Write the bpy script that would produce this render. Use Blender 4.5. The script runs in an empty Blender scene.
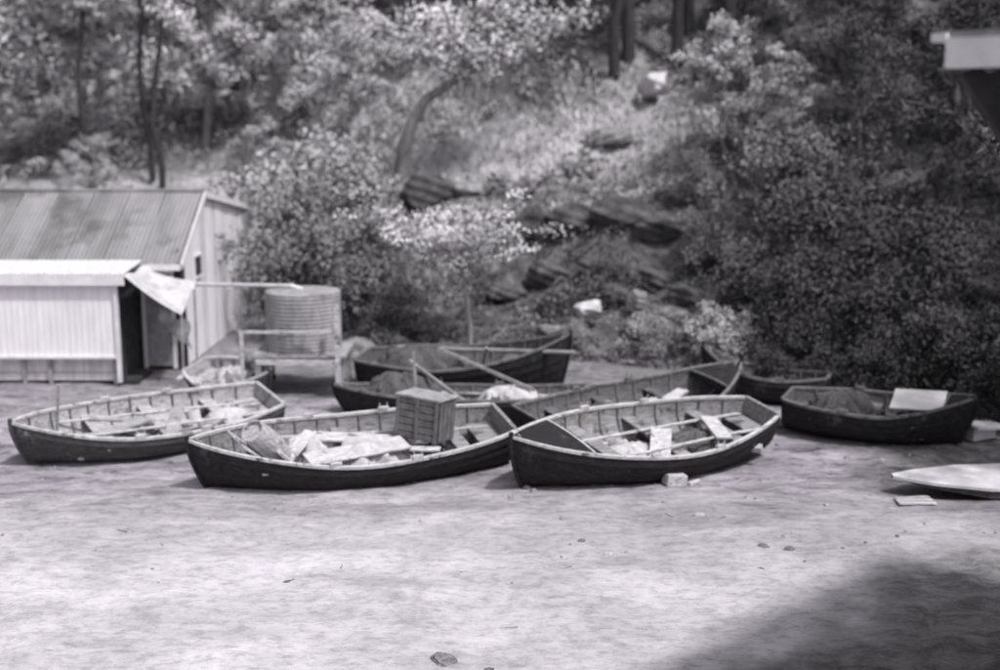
import bpy, math, random, bmesh
import numpy as np
from mathutils import Vector, Matrix, Euler
random.seed(7); rng=np.random.default_rng(7)
scene=bpy.context.scene
scene.view_settings.view_transform='Standard'
scene.view_settings.look='None'
scene.view_settings.exposure=0
TINT=(1.0,0.97,1.02)
def g(v): return (v*TINT[0],v*TINT[1],v*TINT[2],1)

# ------------------------------------------------------------ materials
def mat(name,lo,hi,rough=.85,scale=6,stretch=(1,1,1),bump=.3,detail=8,spec=.2,bscale=None,contrast=(.3,.7),stain=None):
    m=bpy.data.materials.new(name); m.use_nodes=True; nt=m.node_tree; b=nt.nodes['Principled BSDF']
    b.inputs['Roughness'].default_value=rough
    b.inputs['Specular IOR Level'].default_value=spec
    tc=nt.nodes.new('ShaderNodeTexCoord'); mp=nt.nodes.new('ShaderNodeMapping')
    mp.inputs['Scale'].default_value=stretch
    nt.links.new(tc.outputs['Object'],mp.inputs['Vector'])
    n=nt.nodes.new('ShaderNodeTexNoise'); n.inputs['Scale'].default_value=scale; n.inputs['Detail'].default_value=detail
    n.inputs['Roughness'].default_value=.65
    nt.links.new(mp.outputs[0],n.inputs['Vector'])
    r=nt.nodes.new('ShaderNodeValToRGB'); r.color_ramp.elements[0].position=contrast[0]; r.color_ramp.elements[1].position=contrast[1]
    r.color_ramp.elements[0].color=g(lo); r.color_ramp.elements[1].color=g(hi)
    nt.links.new(n.outputs['Fac'],r.inputs['Fac']); out=r.outputs[0]
    if stain:
        n3=nt.nodes.new('ShaderNodeTexNoise'); n3.inputs['Scale'].default_value=stain[1]; n3.inputs['Detail'].default_value=9; n3.inputs['Roughness'].default_value=.7
        nt.links.new(tc.outputs['Object'],n3.inputs['Vector'])
        r3=nt.nodes.new('ShaderNodeValToRGB'); r3.color_ramp.elements[0].position=stain[2]; r3.color_ramp.elements[1].position=stain[2]+.09
        nt.links.new(n3.outputs['Fac'],r3.inputs['Fac'])
        mx=nt.nodes.new('ShaderNodeMix'); mx.data_type='RGBA'; nt.links.new(r3.outputs[0],mx.inputs['Factor']); nt.links.new(out,mx.inputs['A']); mx.inputs['B'].default_value=g(stain[0]); out=mx.outputs['Result']
    nt.links.new(out,b.inputs['Base Color'])
    if bump:
        n2=nt.nodes.new('ShaderNodeTexNoise'); n2.inputs['Scale'].default_value=bscale or scale*4; n2.inputs['Detail'].default_value=6
        nt.links.new(mp.outputs[0],n2.inputs['Vector'])
        bp=nt.nodes.new('ShaderNodeBump'); bp.inputs['Strength'].default_value=bump; bp.inputs['Distance'].default_value=.03
        nt.links.new(n2.outputs['Fac'],bp.inputs['Height']); nt.links.new(bp.outputs[0],b.inputs['Normal'])
    return m
M_hull=mat('dark_hull_paint',.014,.045,.75,5,(1,4,4),.25,stain=(.11,2.3,.6),spec=.12)
M_hull2=mat('weathered_hull_paint',.04,.11,.8,5,(1,4,4),.25,stain=(.24,2.5,.58))
M_in=mat('weathered_boat_timber',.24,.62,.9,5,(1,5,5),.4,stain=(.09,3,.55))
M_inM=mat('greyed_boat_timber',.13,.42,.9,5,(1,5,5),.4,stain=(.05,3,.55))
M_inD=mat('dark_boat_timber',.05,.22,.9,5,(1,5,5),.4,stain=(.4,3,.6))
M_rail=mat('worn_rail_timber',.34,.78,.85,6,(1,4,4),.4,stain=(.12,4,.56))
M_railD=mat('dark_rail_timber',.08,.32,.85,6,(1,4,4),.3,stain=(.04,4,.56))
M_rib=mat('rib_timber',.08,.26,.85,8)
M_white=mat('chalky_white_paint',.6,.85,.85,4,(1,1,1),.2,stain=(.4,2,.62))
M_wall=mat('whitewashed_sheet',.72,.9,.8,2.2,(3,3,.5),.15,stain=(.55,1.6,.66))
M_wallD=mat('stained_wall',.45,.85,.85,2.5,(4,4,.5),.3)
M_roof=mat('weathered_iron_roof',.14,.3,.65,1.1,(1.6,.35,.35),.2,spec=.3,stain=(.12,.55,.5))
M_roof2=mat('newer_iron_roof',.18,.34,.6,1.1,(1.6,.35,.35),.2,spec=.3,stain=(.15,.6,.55))
M_dark=mat('dark_timber',.025,.07,.9,6)
M_tim=mat('grey_timber',.2,.45,.85,6,(1,1,1),.4)
M_crate=mat('crate_timber',.08,.22,.85,6,(1,1,1),.4)
M_tank=mat('galvanised_tank',.22,.42,.65,3,(2,2,.6),.1,spec=.2,stain=(.15,1.7,.58))
M_canvas=mat('faded_canvas',.35,.7,.95,4,bump=.6,bscale=9)
M_net=mat('fishing_net',.05,.22,.95,25,bump=1,bscale=60)
M_rock=mat('sandstone_rock',.1,.4,.95,2.5,bump=1,bscale=6)
M_rockD=mat('dark_mossy_rock',.03,.17,.95,2.2,bump=1,bscale=6)
M_rockL=mat('pale_rock',.45,.7,.95,2.5,bump=.8,bscale=6)
M_bark=mat('tree_bark',.16,.38,.95,4,(3,3,.6),.6)
M_barkD=mat('dark_bark',.03,.08,.95,4,(3,3,.6),.6)
M_pebble=mat('pebbles',.12,.5,.9,.8,bump=.3)
M_rope=mat('rope',.3,.55,.95,30,bump=.6)

def leafmat(name,lo,hi,soft=.9):
    m=bpy.data.materials.new(name); m.use_nodes=True; nt=m.node_tree; nt.nodes.clear()
    out=nt.nodes.new('ShaderNodeOutputMaterial')
    a=nt.nodes.new('ShaderNodeAttribute'); a.attribute_name='shade'
    r=nt.nodes.new('ShaderNodeValToRGB'); r.color_ramp.elements[0].color=g(lo); r.color_ramp.elements[1].color=g(hi)
    nt.links.new(a.outputs['Fac'],r.inputs['Fac'])
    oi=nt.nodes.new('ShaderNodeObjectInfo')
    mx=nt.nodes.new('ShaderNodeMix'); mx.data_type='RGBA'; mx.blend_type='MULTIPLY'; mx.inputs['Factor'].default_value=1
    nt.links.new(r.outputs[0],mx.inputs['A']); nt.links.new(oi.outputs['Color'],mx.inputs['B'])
    ge=nt.nodes.new('ShaderNodeNewGeometry'); va=nt.nodes.new('ShaderNodeVectorMath'); va.operation='SCALE'; va.inputs['Scale'].default_value=.5
    nt.links.new(ge.outputs['Normal'],va.inputs[0])
    vb=nt.nodes.new('ShaderNodeVectorMath'); vb.operation='ADD'; vb.inputs[1].default_value=(0,-.15,soft); nt.links.new(va.outputs[0],vb.inputs[0])
    vc=nt.nodes.new('ShaderNodeVectorMath'); vc.operation='NORMALIZE'; nt.links.new(vb.outputs[0],vc.inputs[0])
    d=nt.nodes.new('ShaderNodeBsdfDiffuse')
    nt.links.new(mx.outputs['Result'],d.inputs['Color']); nt.links.new(vc.outputs[0],d.inputs['Normal'])
    nt.links.new(d.outputs[0],out.inputs['Surface'])
    return m
M_leaf=leafmat('foliage',.14,.34)  # dark end of the leaf tone lifted in place of haze
M_under=leafmat('undergrowth_foliage',.05,.42)
M_grass=leafmat('dry_grass',.38,.68)

# ------------------------------------------------------------ mesh builder
class MB:
    def __init__(s): s.v=[];s.f=[];s.m=[]
    def add(s,v,f,m=0):
        o=len(s.v); s.v+= [tuple(p) for p in v]; s.f+=[tuple(i+o for i in q) for q in f]; s.m+=[m]*len(f)
    def box(s,c,size,rot=(0,0,0),m=0,taper=1):
        hx,hy,hz=[a/2 for a in size]; R=Euler(rot).to_matrix(); c=Vector(c)
        vs=[]
        for z in(-1,1):
            k=taper if z>0 else 1
            for x,y in((-1,-1),(1,-1),(1,1),(-1,1)): vs.append(c+R@Vector((x*hx*k,y*hy*k,z*hz)))
        s.add(vs,[(3,2,1,0),(4,5,6,7),(0,1,5,4),(1,2,6,5),(2,3,7,6),(3,0,4,7)],m)
    def beam(s,a,b,w,h,m=0):
        a=Vector(a);b=Vector(b);d=(b-a); L=d.length; q=d.to_track_quat('X','Z').to_euler()
        s.box((a+b)/2,(L,w,h),q,m)
    def tube(s,pts,rad,n=8,m=0):
        pts=[Vector(p) for p in pts]
        if not hasattr(rad,'__len__'): rad=[rad]*len(pts)
        vs=[];k=len(pts); u=None
        for i,p in enumerate(pts):
            d=(pts[min(i+1,k-1)]-pts[max(i-1,0)]).normalized()
            if u is None: u=d.orthogonal().normalized()
            else: u=(u-d*u.dot(d)); u=u.normalized() if u.length>1e-5 else d.orthogonal().normalized()
            w=d.cross(u)
            for j in range(n):
                a=2*math.pi*j/n; vs.append(p+(u*math.cos(a)+w*math.sin(a))*rad[i])
        fs=[]
        for i in range(k-1):
            for j in range(n):
                fs.append((i*n+j,i*n+(j+1)%n,(i+1)*n+(j+1)%n,(i+1)*n+j))
        fs.append(tuple(range(n-1,-1,-1))); fs.append(tuple((k-1)*n+j for j in range(n)))
        s.add(vs,fs,m)
    def grid(s,rows,m=0,close=False):
        n=len(rows[0]); vs=[p for r in rows for p in r]; fs=[]
        for i in range(len(rows)-1):
            for j in range(n-1): fs.append((i*n+j,i*n+j+1,(i+1)*n+j+1,(i+1)*n+j))
        s.add(vs,fs,m)
    def obj(s,name,mats,parent=None,smooth=False,bevel=0):
        me=bpy.data.meshes.new(name); me.from_pydata(s.v,[],s.f); me.update()
        for m in mats: me.materials.append(m)
        me.polygons.foreach_set('material_index',s.m)
        if smooth: me.polygons.foreach_set('use_smooth',[True]*len(s.f))
        o=bpy.data.objects.new(name,me); scene.collection.objects.link(o)
        if parent: o.parent=parent
        if bevel:
            b=o.modifiers.new('b','BEVEL'); b.width=bevel; b.segments=2
        return o
def empty(name,loc=(0,0,0),rot=(0,0,0)):
    e=bpy.data.objects.new(name,None); scene.collection.objects.link(e); e.location=loc; e.rotation_euler=rot; e.empty_display_size=.2
    return e

# ------------------------------------------------------------ terrain
def noise(x,y,f,seed):
    r=np.random.default_rng(seed); out=0;amp=1;tot=0
    for o in range(4):
        for k in range(3):
            a=r.uniform(0,2*np.pi); p=r.uniform(0,6.28); q=r.uniform(.7,1.3)
            out=out+amp*np.sin((x*np.cos(a)+y*np.sin(a))*f*q+p+1.3*np.sin((x*np.sin(a)-y*np.cos(a))*f*.7+p*2))
        tot+=amp*1.7; amp*=.55; f*=2.03
    return out/tot
FX=[-120,-30,-14,-7,-5,-3,0,4,7,10,16,30,120]; FY=[45,38,35,34,29.5,27,25.6,24.6,22.6,20.6,18,15,10]
PT=[0,1.5,3.5,5,6.2,7.5,9,12,16,22,30,60,160]; PZ=[0,.35,.95,1.6,2.7,2.95,3.3,4.9,7.3,11,15,26,40]
def H(x,y):
    x=np.asarray(x,float);y=np.asarray(y,float)
    t=y-np.interp(x,FX,FY)+.5*noise(x,y,.5,3)
    z=np.interp(t,PT,PZ)
    k=np.clip(t/4,0,1)
    z=z+k*.35*noise(x,y,.9,5)
    z=z+.05*noise(x,y,.8,8)+.02*noise(x,y,4,9)*(1-k)
    return z
def Hs(x,y): return float(H(x,y))
xs=np.concatenate([np.linspace(-120,-14.5,36),np.linspace(-14,14,330),np.linspace(14.5,120,36)])
ys=np.concatenate([np.linspace(-40,7,16),np.linspace(7.1,24,220),np.linspace(24.15,60,170),np.linspace(61,170,30)])
X,Y=np.meshgrid(xs,ys); Z=H(X,Y)
nx,ny=len(xs),len(ys)
V=np.stack([X,Y,Z],-1).reshape(-1,3)
ii=np.arange((ny-1)*(nx-1)); r_=ii//(nx-1); c_=ii%(nx-1); b0=r_*nx+c_
F=np.stack([b0,b0+1,b0+nx+1,b0+nx],-1)
def npmesh(name,V,F,mats,attrs={},midx=None,smooth=False):
    me=bpy.data.meshes.new(name); k=F.shape[1]
    me.vertices.add(len(V)); me.vertices.foreach_set('co',V.astype(np.float32).ravel())
    me.loops.add(F.size); me.loops.foreach_set('vertex_index',F.astype(np.int32).ravel())
    me.polygons.add(len(F)); me.polygons.foreach_set('loop_start',(np.arange(len(F))*k).astype(np.int32))
    me.polygons.foreach_set('loop_total',np.full(len(F),k,np.int32))
    for m in mats: me.materials.append(m)
    if midx is not None: me.polygons.foreach_set('material_index',midx.astype(np.int32))
    me.update(calc_edges=True)
    if smooth: me.polygons.foreach_set('use_smooth',np.ones(len(F),bool))
    for a,val in attrs.items():
        at=me.attributes.new(a,'FLOAT','POINT'); at.data.foreach_set('value',val.astype(np.float32).ravel())
    me.validate()
    return me
tt=V[:,1]-np.interp(V[:,0],FX,FY)
def lightgrass(x,y):
    a=np.exp(-(((x+.3)/2.6)**2+((y-36)/2.0)**2)**1.5)
    b=np.exp(-(((x+9.5)/7)**2+((y-40.8)/3)**2)**1.5)
    c=.5*np.exp(-(((x-3.6)/2.0)**2+((y-35.4)/3.2)**2)**1.5)
    d=.6*np.exp(-(((x-2.3)/3.6)**2+((y-31.9+.2*(x-2))/.45)**2)**1.5)
    return np.clip(a+b+c+d+.3*noise(x,y,1.5,44)*(a+b+c+d),0,1)
hillmask=np.clip((tt+.4)/1.2,0,1); gm=lightgrass(V[:,0],V[:,1])
gmat=bpy.data.materials.new('beach_sand_and_soil'); gmat.use_nodes=True; nt=gmat.node_tree; bs=nt.nodes['Principled BSDF']
bs.inputs['Roughness'].default_value=.95; bs.inputs['Specular IOR Level'].default_value=.1
def N(t): return nt.nodes.new(t)
def L(a,b): nt.links.new(a,b)
tc=N('ShaderNodeTexCoord')
def nz(scale,stretch,detail=8,rough=.6,dist=0):
    mp=N('ShaderNodeMapping'); mp.inputs['Scale'].default_value=stretch; L(tc.outputs['Object'],mp.inputs['Vector'])
    n=N('ShaderNodeTexNoise'); n.inputs['Scale'].default_value=scale; n.inputs['Detail'].default_value=detail; n.inputs['Roughness'].default_value=rough; n.inputs['Distortion'].default_value=dist
    L(mp.outputs[0],n.inputs['Vector']); return n.outputs['Fac']
def ramp(f,stops):
    r=N('ShaderNodeValToRGB'); e=r.color_ramp.elements
    while len(e)<len(stops): e.new(.5)
    for k,(p,c) in enumerate(stops): e[k].position=p; e[k].color=g(c)
    L(f,r.inputs['Fac']); return r.outputs[0]
def mix(f,a,b,mode='MIX'):
    m=N('ShaderNodeMix'); m.data_type='RGBA'; m.blend_type=mode
    if isinstance(f,float): m.inputs['Factor'].default_value=f
    else: L(f,m.inputs['Factor'])
    L(a,m.inputs['A']); L(b,m.inputs['B']); return m.outputs['Result']
def att(n):
    a=N('ShaderNodeAttribute'); a.attribute_name=n; return a.outputs['Fac']
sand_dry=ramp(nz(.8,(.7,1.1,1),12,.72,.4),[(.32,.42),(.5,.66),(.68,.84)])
sand_wet_shade=ramp(nz(.8,(.5,1.4,1),12,.76,.6),[(.34,.2),(.5,.42),(.68,.7)])
sand=mix(att('wet_shade'),sand_dry,sand_wet_shade)
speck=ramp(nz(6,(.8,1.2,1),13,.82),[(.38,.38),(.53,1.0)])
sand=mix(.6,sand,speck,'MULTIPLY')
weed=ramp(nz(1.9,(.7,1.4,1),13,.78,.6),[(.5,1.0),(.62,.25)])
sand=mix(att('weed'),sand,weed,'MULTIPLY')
mud_shade_ramp=ramp(nz(3,(1,1.2,1),12,.78,.5),[(.4,.07),(.66,.36)])
sand=mix(att('mud_shade'),sand,mud_shade_ramp)
soil=ramp(nz(1.6,(1,1,1),10,.7),[(.35,.05),(.55,.15),(.72,.4)])
grs=ramp(nz(3,(1,1,1),10,.7),[(.3,.45),(.7,.76)])
soil=mix(att('grass'),soil,grs)
col=mix(att('hill'),sand,soil)
L(col,bs.inputs['Base Color'])
bp=N('ShaderNodeBump'); bp.inputs['Strength'].default_value=.8; bp.inputs['Distance'].default_value=.08
L(nz(2.6,(.8,1.2,1),14,.78),bp.inputs['Height']); L(bp.outputs[0],bs.inputs['Normal'])
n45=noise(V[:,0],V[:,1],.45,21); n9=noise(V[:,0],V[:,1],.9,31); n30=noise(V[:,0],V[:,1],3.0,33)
wet_shade=np.clip((V[:,1]-13.0+1.3*n45)/3.6,0,1)*.95
shadow_band=np.clip((V[:,0]-.95*(V[:,1]-11)-1.9+.8*n9+.5*n30)/1.2,0,1)*np.clip((15.4-V[:,1])/1.8,0,1)  # boathouse shadow on the sand, deepened by darker colour
tree_shade=np.clip((V[:,0]-4.9+.6*n9+.4*n30)/1.4,0,1)*np.clip((V[:,1]-15.2)/1.5,0,1)  # shade of the right-hand trees, put into the sand colour
wet_shade=np.maximum(wet_shade,np.maximum(shadow_band,tree_shade))  # damp sand plus both painted shade patches
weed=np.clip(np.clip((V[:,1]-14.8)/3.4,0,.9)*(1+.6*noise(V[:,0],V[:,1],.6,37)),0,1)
mud_shade=np.clip(np.maximum(shadow_band*.8,tree_shade*.9)+.75*np.clip((V[:,1]-21)/3,0,1),0,1)  # painted shade patches plus mud behind the boats
me=npmesh('ground',V,F,[gmat],{'hill':hillmask,'grass':gm,'wet_shade':wet_shade,'weed':weed,'mud_shade':mud_shade},smooth=True)
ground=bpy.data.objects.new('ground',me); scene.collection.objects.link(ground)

# ------------------------------------------------------------ foliage
def leaves(C,size,shade,aspect=.45,rs=rng):
    n=len(C); a=rs.normal(size=(n,3))
    a/=np.linalg.norm(a,axis=1,keepdims=True)
    b=rs.normal(size=(n,3)); b-=a*(a*b).sum(1,keepdims=True); b/=np.linalg.norm(b,axis=1,keepdims=True)
    s=size[:,None]; w=s*aspect*.5
    V=np.stack([C-a*s*.5,C+b*w,C+a*s*.5,C-b*w],1).reshape(-1,3)
    F=np.arange(4*n).reshape(n,4)
    return V,F,np.repeat(shade,4)
def combine(mb,LV,LF,LS,name,mats):
    wv=np.array(mb.v,float).reshape(-1,3); wf=[f for f in mb.f if len(f)==4]
    wf=np.array(wf,int).reshape(-1,4)
    V=np.concatenate([wv,LV]); F=np.concatenate([wf,LF+len(wv)])
    S=np.concatenate([np.full(len(wv),.5),LS])
    mi=np.concatenate([np.zeros(len(wf)),np.ones(len(LF))])
    return npmesh(name,V,F,mats,{'shade':np.clip(S,0,1)},mi)
def tree_mesh(name,h=9,spread=3,low=.3,seed=1,leaf=.16,nl=14000,bark=M_bark,trunkpts=None,clr=.75,r0=None,flat=.7,nlimb=12):
    rd=random.Random(seed); rs=np.random.default_rng(seed); mb=MB()
    if trunkpts is None:
        trunkpts=[];x=y=0
        for i in range(9):
            trunkpts.append((x,y,h*.92*i/8)); x+=rd.uniform(-.035,.035)*h; y+=rd.uniform(-.035,.035)*h
        trunkpts[0]=(trunkpts[0][0],trunkpts[0][1],-.4)
    P=[Vector(p) for p in trunkpts]; r0=r0 or h*.018
    mb.tube(P,[r0*(1-.85*i/(len(P)-1)) for i in range(len(P))],8)
    def at(u):
        f=u*(len(P)-1); i=min(int(f),len(P)-2); return P[i].lerp(P[i+1],f-i)
    clumps=[(at(1),.6)]
    for k in range(nlimb):
        u=low+(1-low)*(k+rd.random()*.8)/nlimb; u=min(u,.98)
        a=k*2.4+rd.uniform(-.5,.5); s=at(u)
        env=math.sin(math.pi*min(1,(u-low)/(1-low)*.75+.22))
        ln=spread*env*rd.uniform(.6,1.15)
        d=Vector((math.cos(a),math.sin(a),rd.uniform(.15,.7)))
        pts=[s]; p=s.copy()
        for q in range(4):
            p=p+d*ln/4; d=d+Vector((rd.uniform(-.3,.3),rd.uniform(-.3,.3),rd.uniform(-.25,.2))); pts.append(p.copy())
        rr=r0*(1-.8*u)*.55
        mb.tube(pts,[rr*(1-.2*q) for q in range(5)],5)
        for q in range(1,5): 
            for t_ in range(2):
                e=pts[q]+Vector((rd.gauss(0,1),rd.gauss(0,1),rd.gauss(0,.6)+.15))*spread*.17
                mb.tube([pts[q],(pts[q]+e)/2+Vector((0,0,.05)),e],[rr*.4,rr*.3,rr*.15],4)
                clumps.append((e,rd.uniform(.55,1.1)))
    per=nl//len(clumps); C=[];S=[]
    for c,sc in clumps:
        n=int(per*sc**1.5)+5; o=rs.normal(size=(n,3)); o/=np.linalg.norm(o,axis=1,keepdims=True)
        o*=(rs.uniform(0,1,(n,1))**.45)*clr*sc*spread/3; 
        o[:,2]*=flat
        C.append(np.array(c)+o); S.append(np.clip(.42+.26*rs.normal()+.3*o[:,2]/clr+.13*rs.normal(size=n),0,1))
    C=np.concatenate(C);S=np.concatenate(S)
    LV,LF,LS=leaves(C,leaf*rs.uniform(.6,1.4,len(C)),S,.5,rs)
    return combine(mb,LV,LF,LS,name,[bark,M_leaf])
def place(name,me,x,y,s=1,rot=0,shade=1,dz=0,sz=None):
    o=bpy.data.objects.new(name,me); scene.collection.objects.link(o); o.location=(x,y,Hs(x,y)+dz); o.rotation_euler=(0,0,rot); o.scale=(s,s,sz or s)
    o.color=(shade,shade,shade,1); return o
gums=[tree_mesh('gum_tree_mesh',10,3.1,.24,s,.19,8500,nlimb=12,clr=.7) for s in (1,2,3)]
tall=[tree_mesh('tall_gum_mesh',15,2.4,.55,s,.24,3500,bark=M_barkD,nlimb=8,r0=.2) for s in (11,12)]
shrubs=[tree_mesh('shrub_mesh',2.2,1.5,.08,s,.12,5500,bark=M_barkD,clr=1.0,r0=.04,nlimb=10,flat=.8) for s in (21,22,23)]
R=random.Random(5)
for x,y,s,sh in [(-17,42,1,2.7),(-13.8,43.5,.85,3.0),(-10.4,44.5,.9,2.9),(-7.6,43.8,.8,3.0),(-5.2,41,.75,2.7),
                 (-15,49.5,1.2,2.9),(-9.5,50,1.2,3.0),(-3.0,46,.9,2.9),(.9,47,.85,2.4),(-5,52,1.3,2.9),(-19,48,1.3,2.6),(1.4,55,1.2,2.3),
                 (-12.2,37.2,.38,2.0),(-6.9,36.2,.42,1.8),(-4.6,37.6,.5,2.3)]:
    place('gum_tree',R.choice(gums),x,y,s,R.uniform(0,6),sh)  # pale foliage, lightened further to stand in for haze
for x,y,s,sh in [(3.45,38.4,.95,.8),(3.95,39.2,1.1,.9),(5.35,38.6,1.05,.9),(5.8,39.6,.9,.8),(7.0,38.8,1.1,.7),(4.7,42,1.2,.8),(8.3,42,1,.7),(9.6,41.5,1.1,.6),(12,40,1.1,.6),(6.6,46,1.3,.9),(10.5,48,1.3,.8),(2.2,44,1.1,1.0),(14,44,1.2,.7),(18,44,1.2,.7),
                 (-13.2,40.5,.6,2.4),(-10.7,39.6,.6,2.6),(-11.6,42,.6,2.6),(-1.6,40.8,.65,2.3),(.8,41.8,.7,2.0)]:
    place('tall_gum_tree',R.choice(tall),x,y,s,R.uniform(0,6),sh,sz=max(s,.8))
cur=tree_mesh('curved_gum_mesh',5,2.6,.62,31,.15,6500,bark=M_bark,trunkpts=[(0,0,-.5),(.05,0,.6),(.1,0,1.3),(.35,0,2.0),(.7,.1,2.6),(1.3,.2,3.0),(2.0,.2,3.4),(2.7,.3,4.1),(3.1,.3,5.0)],r0=.24,nlimb=10)
place('leaning_gum_tree',cur,-2.75,34.8,1,0,2.6)
um=tree_mesh('sapling_mesh',2.4,1.9,.55,41,.085,8500,trunkpts=[(0,0,-.3),(0,0,.4),(-.05,0,.9),(-.12,0,1.4),(-.3,0,1.8),(-.5,0,2.1),(-.7,0,2.35)],r0=.06,nlimb=12,clr=.75,flat=.4)
place('foreshore_sapling',um,-.65,26.6,1.08,0,2.5)
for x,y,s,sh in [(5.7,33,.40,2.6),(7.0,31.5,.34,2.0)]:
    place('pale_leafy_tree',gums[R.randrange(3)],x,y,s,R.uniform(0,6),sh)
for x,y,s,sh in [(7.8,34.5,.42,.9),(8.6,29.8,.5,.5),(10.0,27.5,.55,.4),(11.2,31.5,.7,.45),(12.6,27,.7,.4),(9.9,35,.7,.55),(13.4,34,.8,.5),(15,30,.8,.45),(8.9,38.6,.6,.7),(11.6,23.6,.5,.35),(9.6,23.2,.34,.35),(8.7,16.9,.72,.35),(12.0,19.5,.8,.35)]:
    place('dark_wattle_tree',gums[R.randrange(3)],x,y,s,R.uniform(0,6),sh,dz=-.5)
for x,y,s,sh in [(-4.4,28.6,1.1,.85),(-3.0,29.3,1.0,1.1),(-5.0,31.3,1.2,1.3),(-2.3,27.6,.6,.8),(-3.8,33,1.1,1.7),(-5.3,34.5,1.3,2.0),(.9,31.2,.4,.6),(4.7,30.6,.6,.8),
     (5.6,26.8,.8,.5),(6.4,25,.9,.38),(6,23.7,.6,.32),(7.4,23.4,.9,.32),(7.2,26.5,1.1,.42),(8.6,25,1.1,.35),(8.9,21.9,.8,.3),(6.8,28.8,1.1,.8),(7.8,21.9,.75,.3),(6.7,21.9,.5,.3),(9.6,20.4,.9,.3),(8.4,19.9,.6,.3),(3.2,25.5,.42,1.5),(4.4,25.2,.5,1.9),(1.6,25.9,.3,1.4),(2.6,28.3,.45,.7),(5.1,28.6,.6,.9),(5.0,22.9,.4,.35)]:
    place('shrub',shrubs[R.randrange(3)],x,y,s,R.uniform(0,6),sh,dz=-.1)
def under(n,x0,x1,y0,y1,size,seed,hmax=.7):
    rs=np.random.default_rng(seed)
    x=rs.uniform(x0,x1,n); y=rs.uniform(y0,y1,n); t=y-np.interp(x,FX,FY)
    b=np.clip(noise(x,y,1.6,61)*.9+.4+.4*noise(x,y,5,62),0.03,1.5)*hmax
    keep=(t>.1)&(rs.random(n)>lightgrass(x,y)*1.4)&(rs.random(n)<np.clip(b/hmax*1.6,.12,1))
    keep&=~((x<-5.8)&(y<33.5))
    x,y,b,t=x[keep],y[keep],b[keep],t[keep]
    z=H(x,y)+b*rs.random(len(x))**.5*np.clip(t/1.5,.25,1)
    x=x+rs.normal(0,.04,len(x))
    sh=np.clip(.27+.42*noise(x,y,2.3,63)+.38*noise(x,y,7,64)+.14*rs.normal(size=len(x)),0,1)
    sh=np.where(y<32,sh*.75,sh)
    sh=np.where(y>33,sh+.22,sh); sh=np.where(x>5.5,sh*.4,sh); sh=np.where((x<-1)&(y>33),sh+.5,sh); sh=np.where((y>45)&(x>2),sh+.1,sh)  # leaves beyond the bank paled, haze put into their tone
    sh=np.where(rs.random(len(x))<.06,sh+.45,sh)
    return leaves(np.stack([x,y,z],-1),size*rs.uniform(.5,1.5,len(x)),np.clip(sh,0,1.3),.5,rs)
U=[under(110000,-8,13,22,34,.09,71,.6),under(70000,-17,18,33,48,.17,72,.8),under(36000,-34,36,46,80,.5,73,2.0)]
off=0;VV=[];FF=[];SS=[]
for v,f,s in U: VV.append(v);FF.append(f+off);SS.append(s);off+=len(v)
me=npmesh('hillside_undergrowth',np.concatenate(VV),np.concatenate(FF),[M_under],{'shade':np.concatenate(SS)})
o=bpy.data.objects.new('hillside_undergrowth',me); scene.collection.objects.link(o)
rs=np.random.default_rng(81); n=90000
x=rs.uniform(-15,8,n);y=rs.uniform(30,43,n); k=rs.random(n)<lightgrass(x,y)*.8+.02; k&=~((x<-5.8)&(y<33.5)); x,y=x[k],y[k]
z=H(x,y); sh=np.clip(.6+.35*noise(x,y,2,82)+.15*rs.normal(size=len(x)),0,1); hh=rs.uniform(.08,.24,len(x))
a=rs.uniform(0,6.28,len(x)); w=.025
base=np.stack([x,y,z-.02],-1); dx=np.stack([np.cos(a)*w,np.sin(a)*w,0*a],-1); tip=base+np.stack([rs.normal(0,.06,len(x)),rs.normal(0,.06,len(x)),hh],-1)
Vg=np.stack([base-dx,base+dx,tip+dx*.2,tip-dx*.2],1).reshape(-1,3); Fg=np.arange(len(Vg)).reshape(-1,4)
me=npmesh('dry_grass',Vg,Fg,[M_grass],{'shade':np.repeat(sh,4)}); o=bpy.data.objects.new('dry_grass',me); scene.collection.objects.link(o)

# ------------------------------------------------------------ rocks
def boulder(name,x,y,s,seed,m=M_rock,dz=0,rot=0):
    bm=bmesh.new(); bmesh.ops.create_icosphere(bm,subdivisions=4,radius=1); r=np.random.default_rng(seed)
    dirs=r.normal(size=(14,3)); dirs/=np.linalg.norm(dirs,axis=1,keepdims=True); cut=r.uniform(.55,.92,14)
    for v in bm.verts:
        p=np.array(v.co)
        for d,c in zip(dirs,cut):
            q=p@d
            if q>c: p=p-d*(q-c)*.9
        p=p*(1+.06*math.sin(5*p[0]+seed)*math.sin(6*p[1]+2*seed)+.04*math.sin(13*p[2]+seed+7*p[0]))
        v.co=Vector(p)
    me=bpy.data.meshes.new(name); bm.to_mesh(me); bm.free(); me.materials.append(m)
    o=bpy.data.objects.new(name,me); scene.collection.objects.link(o); o.scale=s; o.rotation_euler=(0,0,rot); o.location=(x,y,Hs(x,y)+dz)
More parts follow.
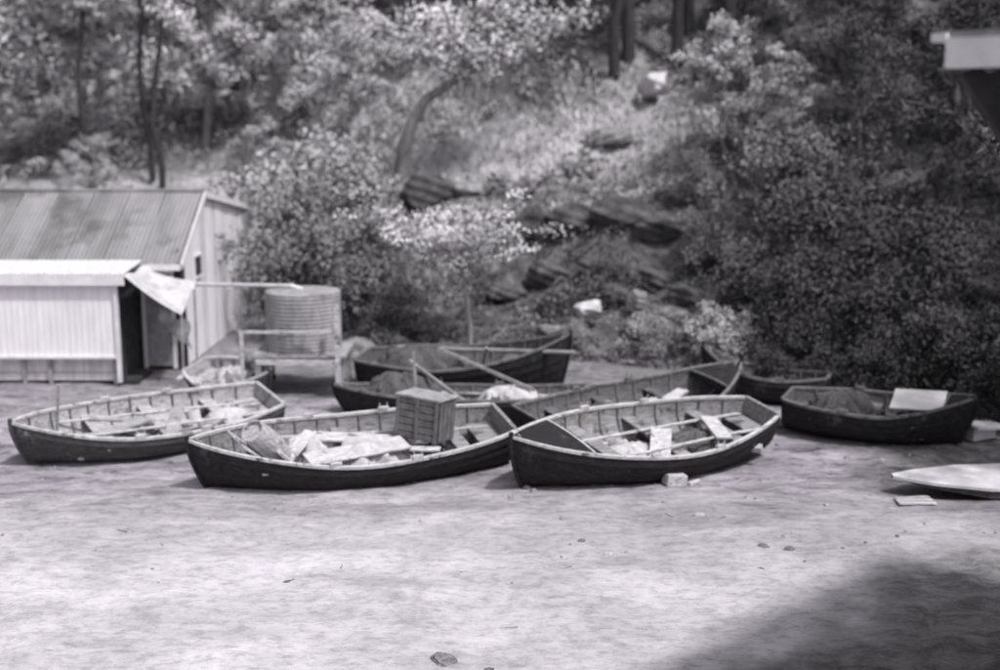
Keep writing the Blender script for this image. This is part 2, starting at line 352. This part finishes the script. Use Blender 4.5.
for x,y,s,sd,m,dz in [(-1.9,32.8,(.85,.6,.55),1,M_rockD,.3),(-1.0,33.2,(.6,.5,.3),2,M_rock,.1),(1.9,26.6,(.42,.3,.26),3,M_rockL,.45),(4.5,37.2,(.8,.5,.5),4,M_rockL,.45),
    (2.9,26.3,(.35,.25,.22),8,M_rock,.25),(1.1,26.3,(.35,.3,.2),9,M_rock,.2),(3.0,27.0,(.3,.25,.25),18,M_rock,.4),
    (3.1,35.6,(.7,.5,.4),10,M_rock,.1),(2.2,34.3,(.5,.4,.3),11,M_rock,.1),(-2.2,27.1,(.3,.3,.2),13,M_rock,.05),(.2,26,(.25,.2,.16),14,M_rockL,.05),(-3,26.2,(.5,.4,.35),15,M_rock,.1)]:
    boulder('boulder',x,y,s,sd,m,dz,sd*.3)
for k,(x,y,sx,sz) in enumerate([(-.6,31.6,.8,.4),(.6,31.3,.8,.45),(1.8,31.0,.9,.5),(3.0,30.6,.9,.5),(4.0,30.2,.8,.45),(.1,29.6,.5,.35),(1.2,29.9,.6,.45),(2.3,29.4,.6,.45),(3.4,28.9,.5,.4),(1.2,28.2,.4,.35),(2.5,27.8,.4,.35),(4.2,28.0,.4,.4)]):
    boulder('ledge_rock',x,y,(sx,.5,sz),70+k,M_rockD,.12,.1*k-.4)
for x,y,s,m in [(-.55,11.25,.12,M_rock),(3.05,13.7,.055,M_rockL),(3.5,14.4,.06,M_rock),(1.3,14.2,.07,M_rockL),(1.0,14.6,.05,M_rock),(-.1,11.1,.05,M_rock),(2.6,15.6,.06,M_rockL),(3.2,14.5,.07,M_rock),(-2.4,13.4,.04,M_rock)]:
    boulder('beach_stone',x,y,(s*1.4,s,s*.6),int(x*10)+50,m,0,x)
rs=np.random.default_rng(91); n=700; mb=MB()
x=rs.uniform(-9,8,n); y=11+rs.random(n)**.4*12; z=H(x,y)
for i in range(n):
    s=rs.uniform(.008,.028)*(1 if rs.random()<.94 or y[i]<14 else 2); a=rs.uniform(0,3)
    if rs.random()<.9: mb.box((x[i],y[i],z[i]+s*.3),(s*2.2,s*1.6,s*1.1),(rs.normal()*.3,rs.normal()*.3,a),0,.6)
    else: mb.box((x[i],y[i],z[i]+.006),(s*7,s*.9,.014),(0,rs.normal()*.05,a))
mb.obj('beach_debris',[M_pebble])

# ------------------------------------------------------------ boats
def boat(name,bow,stern,B=1.6,D=.6,heel=0,trim=0,tw=.55,bowup=.25,sternup=.1,hull=M_hull,inner=M_in,rail=M_rail,deck=0,thwarts=(.2,.45,.68),rake=.25,zoff=0,oars=1,seed=0,sink=.03,gear=22):
    bow=Vector(bow);stern=Vector(stern); c=(bow+stern)/2; dv=bow-stern; Ln=dv.length; hd=math.atan2(dv.y,dv.x)
    e=empty(name,(c.x,c.y,Hs(c.x,c.y)+zoff-sink),(math.radians(heel),math.radians(trim),hd))
    rd=random.Random(seed)
    def w(s):
        wob=1+.012*math.sin(9*s+seed)
        if s>.45: u=(s-.45)/.55; return wob*B/2*max(0,(1-u**2.1))**.85
        u=(.45-s)/.45; return wob*(B/2*(1-(1-tw)*u**2) if tw>0.05 else B/2*max(0,(1-u**2.1))**.85)
    def zs(s):
        return D+bowup*max(0,(s-.4)/.6)**2+sternup*max(0,(.5-s)/.5)**2+.008*math.sin(13*s+seed*2)
    def zk(s): return .06*max(0,(s-.6)/.4)**2+.05*max(0,(.3-s)/.3)**2
    def P(s,q,side,off=0):
        th=q*math.pi/2; ww=w(s); bl=max(0,(s-.6)/.4)
        y=ww*math.sin(th)**(.72+.5*bl); hgt=(1-math.cos(th))**(1.0-.1*bl); z=zk(s)+(zs(s)-zk(s))*hgt
        x=-Ln/2+Ln*s-rake*(1-hgt)**1.6*s**7
        if tw<=.05: x+=rake*(1-hgt)**1.6*(1-s)**7
        y=max(0,y+off*math.sin(th)) if ww>.02 else 0; z-=off*math.cos(th)
        return Vector((x,side*y,z))
    ns=30; S=[i/ns for i in range(ns+1)]; K=7
    mb=MB()
    for side in(1,-1):
        rows=[]
        for k in range(K):
            rows.append([P(s,k/K,side,.02 if k else 0) for s in S]); rows.append([P(s,(k+1)/K,side,.002) for s in S])
        mb.grid(rows,0)
    mb.obj('hull_planking',[hull],e)
    mb=MB()
    for side in(1,-1): mb.grid([[P(s,k/14,side,-.022) for s in S] for k in range(15)],0)
    mb.obj('inner_lining',[inner],e,smooth=True)
    mb=MB()
    for side in(1,-1):
        a=[];b=[];c1=[];d=[]
        for s in S:
            p=P(s,1,side); ww=abs(p.y)
            o=Vector((p.x,side*(ww+.02),p.z-.02)); 
            a.append(o); b.append(o+Vector((0,0,.042))); i=Vector((p.x,side*max(0,ww-.036),p.z+.022)); c1.append(i); d.append(i-Vector((0,0,.042)))
        mb.grid([a,b,c1,d,a],0)
    mb.obj('gunwale',[rail],e)
    mb=MB(); 
    n=max(8,int(Ln/.33))
    for i in range(1,n):
        s=i/n+rd.uniform(-.006,.006)
        if w(s)<.15: continue
        for side in(1,-1): mb.tube([P(s,.12+.86*j/7,side,-.033) for j in range(8)],.02,5)
    mb.obj('ribs',[M_rib],e)
    mb=MB()
    mb.tube([P(s,0,1)+Vector((0,0,-.02)) for s in S],.03,6); mb.tube([P(1,j/8,1)+Vector((.01,0,.06*(j==8))) for j in range(9)],.034,6)
    if tw<=.05: mb.tube([P(0,j/8,1)+Vector((-.01,0,.04*(j==8))) for j in range(9)],.032,6)
    mb.obj('keel_and_stem',[hull],e)
    mb=MB()
    if tw>.05:
        for dx,m in((-.02,0),(.03,1)):
            pts=[P(0,j/8,1)+Vector((dx,0,0)) for j in range(9)]+[P(0,j/8,-1)+Vector((dx,0,0)) for j in range(8,0,-1)]
            ctr=Vector((-Ln/2+dx,0,zs(0)*.6)); vs=[ctr]+pts; nn=len(pts)
            mb.add(vs,[(0,1+i,1+(i+1)%nn) for i in range(nn)],m)
        mb.box((-Ln/2+.005,0,zs(0)+.012),(.06,2*w(0),.03),m=1)
        mb.obj('transom',[hull,inner],e)
    mb=MB()
    for s in thwarts:
        z=zs(s)*.68; ww=w(s)*.93; mb.box((-Ln/2+Ln*s,0,z),(.22,2*ww,.03),(0,rd.uniform(-.04,.04),rd.uniform(-.03,.03))); mb.box((-Ln/2+Ln*s,0,z*.55),(.04,.05,z*.85))
    for yy in (-.36,-.18,0,.18,.36):
        mb.box((-Ln*.04+rd.uniform(-.1,.1),yy,.14+abs(yy)*.1),(Ln*.55,.13,.018),(0,0,rd.uniform(-.02,.02)))
    if tw>.05: mb.box((-Ln/2+.25,0,zs(0)*.6),(.4,2*w(0)*.9,.025))
    mb.obj('thwarts_and_floorboards',[inner],e,bevel=.004)
    if deck:
        mb=MB(); rows=[]
        for i in range(9):
            s=1-deck+deck*i/8; rows.append([Vector((P(s,1,1).x,-w(s)+2*w(s)*j/8,zs(s)+.005+.05*(1-(j/4-1)**2)*w(s)/(B/2))) for j in range(9)])
        mb.grid(rows,0)
        mb.tube([v+Vector((0,0,-.015)) for v in rows[0]],.022,5,1)
        mb.grid([rows[0],[Vector((v.x,v.y*.93,v.z-.14)) for v in rows[0]]],0)
        mb.obj('foredeck',[hull,rail],e)
    mb=MB()
    for i in range(oars):
        yy=(.25 if i%2 else -.3)*B/1.6; x0=-Ln*.35;x1=Ln*.3; z=D*.68+.045+.03*i; y1=yy+rd.uniform(-.3,.3)
        mb.tube([(x0,yy,z),(x1,y1,z+.02)],[.024,.02],7)
        mb.box((x0-.25,yy,z),(.6,.13,.015),(.3,0,0))
    if oars: mb.obj('oars',[M_rail],e)
    mb=MB()
    for s in (.35,.6):
        for side in (1,-1):
            p=P(s,1,side); mb.box(p+Vector((0,-side*.01,.045)),(.16,.05,.05)); 
            for dx in(-.05,.05): mb.tube([p+Vector((dx,-side*.01,.06)),p+Vector((dx*1.2,-side*.01,.13))],.009,5)
    mb.obj('rowlocks',[rail],e)
    mb=MB(); pts=[]; cx=Ln*rd.uniform(.05,.2); 
    for i in range(70): a=i*.55; r=.12+.1*rd.random(); pts.append((cx+r*math.cos(a)*1.3,rd.uniform(-.05,.05)+r*math.sin(a),.2+.0015*i))
    mb.tube(pts,.014,5); mb.tube([(Ln/2-.1,0,zs(1)+.02),(Ln*.36,.05,zs(.85)*.5),(Ln*.25,.0,.22),(cx,.1,.22)],.012,5)
    mb.obj('rope',[M_rope],e)
    mb=MB()
    for i in range(gear):
        x_=rd.uniform(-.34,.3)*Ln; y_=rd.uniform(-.28,.28)*B; z_=rd.uniform(.18,.32)
        if i%3==0:
            r_=rd.uniform(.05,.1); mb.grid([[(x_+r_*math.sin(a*math.pi/6)*math.cos(b*math.pi/5),y_+r_*math.sin(a*math.pi/6)*math.sin(b*math.pi/5),z_+r_*math.cos(a*math.pi/6)) for b in range(11)] for a in range(7)],i%2)
        else: mb.box((x_,y_,z_),(rd.uniform(.15,.6),rd.uniform(.04,.18),rd.uniform(.02,.09)),(rd.uniform(-.4,.4),rd.uniform(-.4,.4),rd.uniform(0,3)),i%2)
    mb.obj('loose_gear',[M_rail,M_dark],e)
    return e,Ln
def lump(name,parent,loc,s,m,seed):
    mb=MB(); rows=[]
    for i in range(17):
        a=math.pi*.5*i/16; row=[]
        for j in range(49):
            b=2*math.pi*(j%48)/48; k=1+.16*math.sin(3*b+seed)+.12*math.sin(7*b+2*seed+3*a)+.08*math.sin(13*b-7*a+seed)
            zz=math.sin(a)*(1+.22*math.sin(4*b+seed)*math.cos(a)+.16*math.sin(9*b+4*a)*math.cos(a)+.1*math.sin(17*b+seed)*math.cos(a))
            row.append((loc[0]+s[0]*math.cos(a)*math.cos(b)*k,loc[1]+s[1]*math.cos(a)*math.sin(b)*k,loc[2]+s[2]*zz))
        rows.append(row)
    mb.grid(rows,0); return mb.obj(name,[m],parent,smooth=True)
def bucket(parent,loc,r,h,m,tilt=(0,0,0)):
    mb=MB(); pr=[(0,0),(r*.8,0),(r,h),(r*1.05,h),(r*.95,h-.005),(r*.76,.02),(0,.02)]; Rm=Euler(tilt).to_matrix()
    mb.grid([[Vector(loc)+Rm@Vector((q*math.cos(a*math.pi/10),q*math.sin(a*math.pi/10),z)) for a in range(21)] for q,z in pr])
    mb.obj('bucket',[m],parent,smooth=False)
# A
A,LA=boat('rowing_boat',(-7.22,17.85),(-3.85,20.2),1.8,.52,-9,0,.6,.2,.1,M_hull2,M_in,M_rail,oars=2,seed=1)
lump('canvas_heap',A,(-1.3,.1,.2),(.4,.3,.3),M_canvas,2); bucket(A,(-.9,-.3,.15),.13,.25,M_white,(.3,.2,0))
mb=MB(); mb.box((.6,.1,.42),(1.3,.25,.03),(0,.06,.3)); mb.box((.3,-.3,.4),(1.0,.16,.03),(0,-.05,-.4)); mb.box((-.35,.2,.45),(.9,.2,.03),(0,.15,1.1)); mb.tube([(1.35,-.2,.1),(1.3,-.2,1.15)],.022,6); mb.obj('loose_boards',[M_tim],A)
# B
Bt,LB=boat('rowing_boat',(-4.33,16.72),(.02,18.4),1.85,.58,-10,0,.55,.24,.14,M_hull,M_inM,M_rail,oars=1,seed=2,thwarts=(.16,.5,.78))
lump('canvas_heap',Bt,(-.2,.15,.2),(.55,.38,.4),M_canvas,5); lump('canvas_heap',Bt,(.5,-.35,.2),(.4,.28,.35),M_canvas,15)
mb=MB()
mb.box((.0,.25,.52),(1.5,.42,.03),(0,.03,.12)); mb.box((-.1,-.25,.49),(1.2,.3,.03),(0,-.04,-.25)); mb.box((1.05,0,.52),(.05,.95,.5),(0,.7,.12)); mb.box((1.5,.1,.64),(.5,.75,.035),(.1,-.75,.1))
mb.box((.75,-.2,.47),(.7,.2,.03),(0,.3,.8)); mb.box((-.9,.35,.5),(.6,.14,.03),(0,.1,-.5)); mb.obj('loose_boards',[M_rail],Bt,bevel=.005)
mb=MB(); pr=[(0,-.38),(.17,-.38),(.2,-.17),(.205,0),(.2,.17),(.17,.38),(.15,.38),(.15,.33),(0,.33)]; Rm=Euler((0,.75,.5)).to_matrix()
mb.grid([[Vector((1.28,.2,.74))+Rm@Vector((q*math.cos(a*math.pi/10),q*math.sin(a*math.pi/10),z)) for a in range(21)] for q,z in pr]); mb.obj('cask',[M_in],Bt)
# C
C,LC=boat('rowing_boat',(.08,16.6),(4.0,18.95),1.9,.6,-10,0,.4,.24,.1,M_hull,M_inM,M_rail,deck=.22,oars=2,seed=3,thwarts=(.18,.42,.66))
lump('canvas_heap',C,(.3,.1,.16),(.5,.4,.3),M_canvas,8); lump('net_heap',C,(-1.0,0,.16),(.45,.4,.28),M_net,9); bucket(C,(.85,.25,.18),.12,.24,M_dark,(.2,.5,0))
mb=MB(); mb.box((-.1,.3,.47),(1.1,.3,.03),(0,.1,.9)); mb.box((-1.3,.1,.52),(.8,.25,.03),(0,0,1.2)); mb.box((.8,-.1,.37),(.5,.2,.03),(.3,.2,.4)); mb.obj('loose_boards',[M_rail],C)
# D
Dd,LD=boat('rowing_boat',(4.1,21.4),(.4,18.7),1.75,.52,9,0,.55,.42,.1,M_hull,M_inD,M_railD,deck=.16,oars=1,seed=4)
lump('canvas_heap',Dd,(.4,0,.2),(.4,.35,.3),M_canvas,3); lump('net_heap',Dd,(-.7,.1,.2),(.5,.4,.32),M_net,4)
mb=MB(); mb.box((.9,.1,.5),(.9,.2,.03),(0,.1,.5)); mb.box((-.1,-.2,.48),(.8,.16,.03),(0,.1,-.7)); mb.obj('loose_boards',[M_rail],Dd)
# F
F1,_=boat('fishing_boat',(1.35,22.6),(-2.6,23.6),1.8,.62,5,-2,.5,.5,.05,M_hull,M_inD,M_railD,oars=0,seed=6)
mb=MB(); mb.tube([(-1.4,.3,.72),(2.2,-.5,.9)],[.05,.035],8); mb.tube([(.3,-.1,.3),(.6,-.6,1.0)],.03,7); mb.obj('spars',[M_tim],F1)
lump('net_heap',F1,(-.9,0,.35),(.8,.5,.5),M_net,6)
F2,_=boat('rowing_boat',(-2.9,21.2),(1.5,21.0),1.5,.42,2,0,.6,.12,.08,M_hull,M_inD,M_railD,oars=1,seed=7)
mb=MB(); mb.beam((-1.3,.1,.5),(.4,-.3,1.15),.05,.05); mb.beam((-.2,.5,.3),(.9,-.2,.95),.05,.05); mb.beam((.7,.4,.4),(.75,.4,1.2),.04,.04); mb.obj('timber_props',[M_tim],F2)
lump('net_heap',F2,(1.0,0,.25),(.6,.4,.5),M_net,16); lump('canvas_heap',F2,(-.9,0,.25),(.5,.35,.3),M_canvas,26)
# G
G,_=boat('fishing_boat',(7.45,19.0),(4.8,20.3),1.55,.54,3,0,.5,.3,.05,M_hull,M_inD,M_railD,oars=0,seed=8,deck=.15)
mb=MB(); mb.box((.6,0,.69),(.8,.9,.035),(.08,-.03,.05)); mb.obj('hatch_cover',[M_white],G,bevel=.01)
lump('net_heap',G,(-.6,0,.3),(.5,.4,.4),M_net,19)
# I
I,_=boat('dinghy',(-4.1,22.3),(-5.7,23.3),1.3,.44,14,0,.5,.18,.1,M_hull2,M_in,M_rail,oars=1,seed=9,thwarts=(.3,.6),gear=10)
lump('canvas_heap',I,(-.1,0,.15),(.4,.3,.4),M_canvas,12)
# E
E,_=boat('rowing_boat',(3.75,22.7),(5.9,21.9),1.3,.48,2,0,.5,.45,.05,M_hull,M_inD,M_railD,oars=0,seed=10,gear=8)
# H punt
prof=[(-1.55,.02,.2),(-1.1,.3,.12),(-.4,.55,.04),(.6,.6,.0),(1.4,.55,.0)]
e=empty('upturned_punt',(6.95,16.75,Hs(6.3,16.9)+.02),(0,0,.08))
rows=[[(x,-w_,z),(x,-w_,.12+z*.3+.04),(x,w_,.12+z*.3+.04),(x,w_,z)] for x,w_,z in prof]
mb=MB(); mb.grid(rows,0); mb.add([rows[-1][k] for k in range(4)],[(0,1,2,3)],0); mb.obj('sides',[M_hull2],e)
mb=MB(); mb.grid([[(x,-w_-.03,.175+z*.3),(x,0,.2+z*.3),(x,w_+.03,.175+z*.3)] for x,w_,z in prof]); mb.grid([[(x,-w_-.03,.175+z*.3) for x,w_,z in prof],[(x,-w_-.03,.135+z*.3) for x,w_,z in prof]]); mb.obj('bottom_boards',[M_white],e)
mb=MB(); mb.box((0,0,0),(.3,.2,.16),(0,.1,.3)); mb.box((.28,.02,-.05),(.25,.06,.05),(0,0,.8)); o=mb.obj('timber_chock',[M_rail],bevel=.01); o.location=(2.45,16.9,Hs(2.45,16.9)+.08)
mb=MB(); mb.box((0,0,0),(.7,.45,.03),(.05,.1,.4)); mb.box((-.1,.1,-.12),(.5,.35,.2),(0,0,.5)); o=mb.obj('white_board',[M_white]); o.location=(7.75,19.4,.24+Hs(7.75,19.4))
mb=MB()
for i in range(3): mb.box((0,i*.12,0),(.5,.08,.02),(0,0,.1*i))
o=mb.obj('driftwood_boards',[M_rail]); o.location=(5.6,16.1,Hs(5.6,16.1)+.02)
# crate
e=empty('wooden_crate',(-1.12,17.9,.42),(math.radians(-4),math.radians(3),math.radians(-28))); e.scale=(1.14,1.14,1.1)
mb=MB(); mb.box((0,0,.3),(.62,.42,.56)); mb.obj('panels',[M_dark],e,bevel=.008)
mb=MB(); rd=random.Random(4)
for k in range(6): mb.box((rd.uniform(-.004,.004),-.218,.07+.094*k),(.6,.014,.08),(rd.uniform(-.02,.02),0,rd.uniform(-.006,.006)))
for xx in(-.29,.0,.29): mb.box((xx,-.235,.3),(.05,.016,.58))
for yy in(-.15,-.05,.05,.15): mb.box((.318,yy,.3),(.012,.086,.54))
mb.obj('slats',[M_crate],e,bevel=.004)
mb=MB(); mb.box((0,0,.6),(.68,.48,.03),(.02,.01,0)); mb.obj('lid',[M_tim],e,bevel=.006)

# ------------------------------------------------------------ shed
sh=empty('boat_shed',(0,0,0))
def corr(mb,p00,pu,pv,L_,W_,amp=.012,pitch=.09,m=0):
    p00=Vector(p00);pu=Vector(pu).normalized();pv=Vector(pv).normalized();n=pu.cross(pv)
    k=int(L_/pitch*4); rows=[]
    for v in (0,.5,1): rows.append([p00+pu*(L_*i/k)+pv*(W_*v)+n*amp*math.sin(i*math.pi/2) for i in range(k+1)])
    mb.grid(rows,m)
x0=-14.; RY=27.0; RZ=3.47; XR=-6.36
def roofz(y): return 2.2+(y-24.75)*(RZ-2.2)/(RY-24.75) if y<RY else RZ-(y-RY)*(RZ-2.75)/(32.3-RY)
mb=MB(); sl=Vector((0,RY-24.75,RZ-2.2))
xx=x0
rd=random.Random(8)
while xx<XR-.02:
    wd=min(.76,XR-xx); corr(mb,(xx,24.75+rd.uniform(-.03,.02),2.2+rd.uniform(0,.012)),(1,0,0),sl,wd,sl.length+rd.uniform(0,.02),.009,m=rd.choice([0,0,1])); xx+=.76
sb=Vector((0,32.3-RY,2.75-RZ)); corr(mb,(x0,RY,RZ),(1,0,0),sb,XR-x0,sb.length)
mb.obj('iron_roof',[M_roof,M_roof2],sh)
mb=MB(); mb.tube([(x0,RY,RZ+.02),(XR+.02,RY,RZ+.02)],.05,8); mb.obj('ridge_cap',[M_roof],sh)
mb=MB(); mb.beam((XR+.02,24.72,2.13),(XR+.02,RY,RZ-.05),.03,.13); mb.beam((XR+.02,RY,RZ-.05),(XR+.02,32.3,2.7),.03,.13)
mb.beam((x0,24.7,2.12),(XR,24.7,2.12),.04,.12); mb.obj('barge_boards',[M_white],sh)
mb=MB(); y=25.1; rd=random.Random(3)
while y<32.2:
    top=roofz(y)-.06; wv=.235; mb.box((XR-.08+rd.uniform(-.015,.015),y+wv/2,top/2),(.03,wv-.012,top+rd.uniform(-.04,.0)),(rd.uniform(-.004,.004),0,0),0 if rd.random()<.88 else 1); y+=wv
mb.obj('gable_boards',[M_wall,M_wallD],sh)
mb=MB(); mb.box((XR-.14,28.6,1.25),(.02,7.1,2.4)); mb.box((XR-.06,25.05,1.05),(.09,.09,2.1)); mb.obj('corner_post_and_lining',[M_dark],sh)
mb=MB(); mb.box((XR-.055,26.4,1.95),(.03,.4,.4)); mb.obj('gable_window',[M_dark],sh)
mb=MB(); mb.box((XR-.05,26.4,2.18),(.05,.52,.05)); mb.box((XR-.05,26.4,1.72),(.06,.52,.05)); mb.obj('window_trim',[M_white],sh)
mb=MB(); mb.box((-10.2,25.0,1.05),(7.4,.06,2.1)); mb.obj('front_wall',[M_dark],sh)  # wall coloured dark to stand in for the shaded opening
mb=MB(); mb.box((-6.9,24.94,.98),(.5,.04,1.8)); mb.obj('door',[M_tim],sh)
mb=MB()
for xx in(-7.19,-6.6): mb.box((xx,24.93,1.0),(.07,.06,1.95))
mb.box((-6.9,24.93,2.0),(.66,.06,.07)); mb.obj('door_frame',[M_white],sh)
mb=MB(); ls=Vector((0,-1.3,-.12)); corr(mb,(x0,24.7,2.27),(1,0,0),ls,-x0-7.1,ls.length,.006); mb.obj('lean_to_roof',[M_wallD],sh)
mb=MB(); mb.beam((x0,23.4,2.04),(-7.1,23.4,2.04),.05,.2); mb.obj('lean_to_fascia',[M_white],sh)
mb=MB(); corr(mb,(x0,23.5,.52),(1,0,0),(0,.0,1),-x0-7.32,1.48,.003,.12)
mb.obj('shutter_sheets',[M_wall],sh)
mb=MB(); mb.box(((x0-7.32)/2,23.47,.54),(-x0-7.32,.05,.05)); mb.box((-7.3,23.5,1.05),(.07,.1,2.0)); mb.obj('shutter_frame',[M_white],sh)
mb=MB()
for zz in (.14,.3,.44): mb.box(((x0-7.3)/2,23.62,zz),(-x0-7.36,.03,.145),(.06,0,0))
mb.obj('lower_weatherboards',[M_wallD],sh)
mb=MB()
for xx in (-12.5,-11.3,-10.2,-9.15,-8.65,-7.4): mb.box((xx,23.56,.26),(.06,.06,.6))
mb.obj('posts',[M_tim],sh)
mb=MB(); mb.box((-10.5,24.2,.02),(7,1.1,.1)); mb.box((-7.33,24.3,1.05),(.03,1.35,2.0)); mb.obj('floor_and_end_wall',[M_dark],sh)
mb=MB(); rows=[]
for i in range(13):
    u=i/12; rows.append([Vector((-7.1+1.05*u,23.42+v*1.3,2.12-.75*u+.5*u*v-.08*math.sin(u*math.pi)*(1-.5*v)+.03*math.sin(v*9+u*3))) for v in [j/12 for j in range(13)]])
mb.grid(rows); mb.obj('canvas_awning',[M_canvas],sh,smooth=True)
mb=MB(); rows=[]
for i in range(13):
    u=i/12; rows.append([Vector((-6.6+.6*u+.03*math.sin(v*8),23.9-.1*u,1.4-.25*u-v*(.25+.3*u)+.05*math.sin(u*9))) for v in [j/8 for j in range(9)]])
mb.grid(rows); mb.obj('hanging_canvas',[M_tim],sh,smooth=True)
mb=MB(); mb.tube([(-6.08,23.5,0),(-6.07,23.5,1.36)],.025,6); mb.tube([(-6.08,24.6,0),(-6.07,24.6,1.7)],.025,6); mb.obj('awning_poles',[M_tim],sh)

# ------------------------------------------------------------ water tank
tk=empty('water_tank',(-3.68,23.1,Hs(-3.68,23.1)))
mb=MB(); prof=[]; z0=.76;z1=1.86; n=64
for i in range(n+1): prof.append((.70+.007*math.sin(i*math.pi*2*15/n),z0+(z1-z0)*i/n))
prof=[(0,z0)]+prof+[(.70,z1+.02),(.64,z1+.03),(.3,z1+.05),(0,z1+.06)]
mb.grid([[(r*math.cos(2*math.pi*j/40),r*math.sin(2*math.pi*j/40),z) for j in range(41)] for r,z in prof]); mb.obj('corrugated_tank',[M_tank],tk,smooth=True)
mb=MB(); mb.box((0,0,.72),(1.7,1.5,.06))
for i in range(7): mb.box((-.75+.25*i,0,.762),(.22,1.55,.03))
mb.obj('platform',[M_tim],tk)
mb=MB()
for xx in(-.75,.75):
    for yy in(-.65,.65): mb.box((xx,yy,.33),(.11,.11,.72))
mb.obj('stand_legs',[M_tim],tk)
mb=MB(); mb.box((.74,-.86,.86),(.09,.07,1.75)); mb.beam((-1.05,-.84,1.24),(.8,-.84,1.25),.04,.05); mb.box((-1.0,-.84,.62),(.06,.06,1.25)); mb.beam((-.75,-.9,.7),(.75,-.9,.68),.05,.09); mb.obj('rail_frame',[M_rail],tk)
mb=MB(); mb.tube([(-2.6,1.8,1.75),(-1.2,.6,1.9),(-.2,0,1.97),(.0,0,1.9)],.035,8); mb.obj('downpipe',[M_white],tk)

# ------------------------------------------------------------ boathouse beside the viewpoint (right)
bh=empty('boathouse',(2.57,7.35,0),(0,0,math.radians(45)))
ez=5.52
mb=MB(); mb.box((3.25,-2.8,ez+.1),(6.5,5.6,.05),(0,0,0)); mb.obj('roof_sheet',[M_roof],bh)
mb=MB(); mb.box((3.25,-.015,ez+.0),(6.5,.03,.17)); mb.box((-.015,-2.8,ez+.0),(.03,5.6,.17)); mb.box((3.25,.045,ez+.09),(6.56,.09,.05)); mb.obj('fascia_and_gutter',[M_white],bh)
mb=MB(); mb.box((3.25,-2.85,ez-.05),(6.4,5.5,.03)); mb.obj('soffit',[M_dark],bh)
mb=MB(); mb.box((3.5,-3.1,(ez-.07)/2),(5.9,5.1,ez-.075)); mb.obj('walls',[M_hull2],bh)
mb=MB()
for xx in (.54,3.2,6.2): mb.beam((xx,-.05,ez-.1),(xx,-.56,ez-.9),.07,.1)
mb.beam((.08,-.1,ez-.1),(.55,-.56,ez-1.0),.09,.12)
mb.obj('eave_braces',[M_dark],bh)

# ------------------------------------------------------------ light, sky, camera
kx,ky=-.44,.40
w=bpy.data.worlds.new('World'); scene.world=w; w.use_nodes=True; nt=w.node_tree
bg=nt.nodes['Background']; sky=nt.nodes.new('ShaderNodeTexSky'); sky.sky_type='NISHITA'; sky.sun_disc=False
el=math.atan(1/math.hypot(kx,ky)); sky.sun_elevation=el; sky.sun_rotation=math.atan2(-kx,-ky); sky.dust_density=4
bw=nt.nodes.new('ShaderNodeRGBToBW'); mt=nt.nodes.new('ShaderNodeMix'); mt.data_type='RGBA'; mt.blend_type='MULTIPLY'; mt.inputs['Factor'].default_value=1
nt.links.new(sky.outputs[0],bw.inputs[0]); nt.links.new(bw.outputs[0],mt.inputs['A']); mt.inputs['B'].default_value=(1,.985,1.02,1)
nt.links.new(mt.outputs['Result'],bg.inputs['Color']); bg.inputs['Strength'].default_value=.15
sl=bpy.data.lights.new('sun','SUN'); sl.energy=3.0; sl.angle=math.radians(4); sl.color=(1,.985,.975)
so=bpy.data.objects.new('sun',sl); scene.collection.objects.link(so); so.rotation_euler=Vector((kx,ky,-1)).to_track_quat('-Z','Y').to_euler()
cam=bpy.data.cameras.new('camera'); co=bpy.data.objects.new('camera',cam); scene.collection.objects.link(co)
cam.lens=45; cam.sensor_width=36; cam.clip_end=600; co.location=(0,0,5.2); co.rotation_euler=(math.radians(90-10.2),0,0)
cam.dof.use_dof=True; cam.dof.focus_distance=12.5; cam.dof.aperture_fstop=.58
scene.camera=co
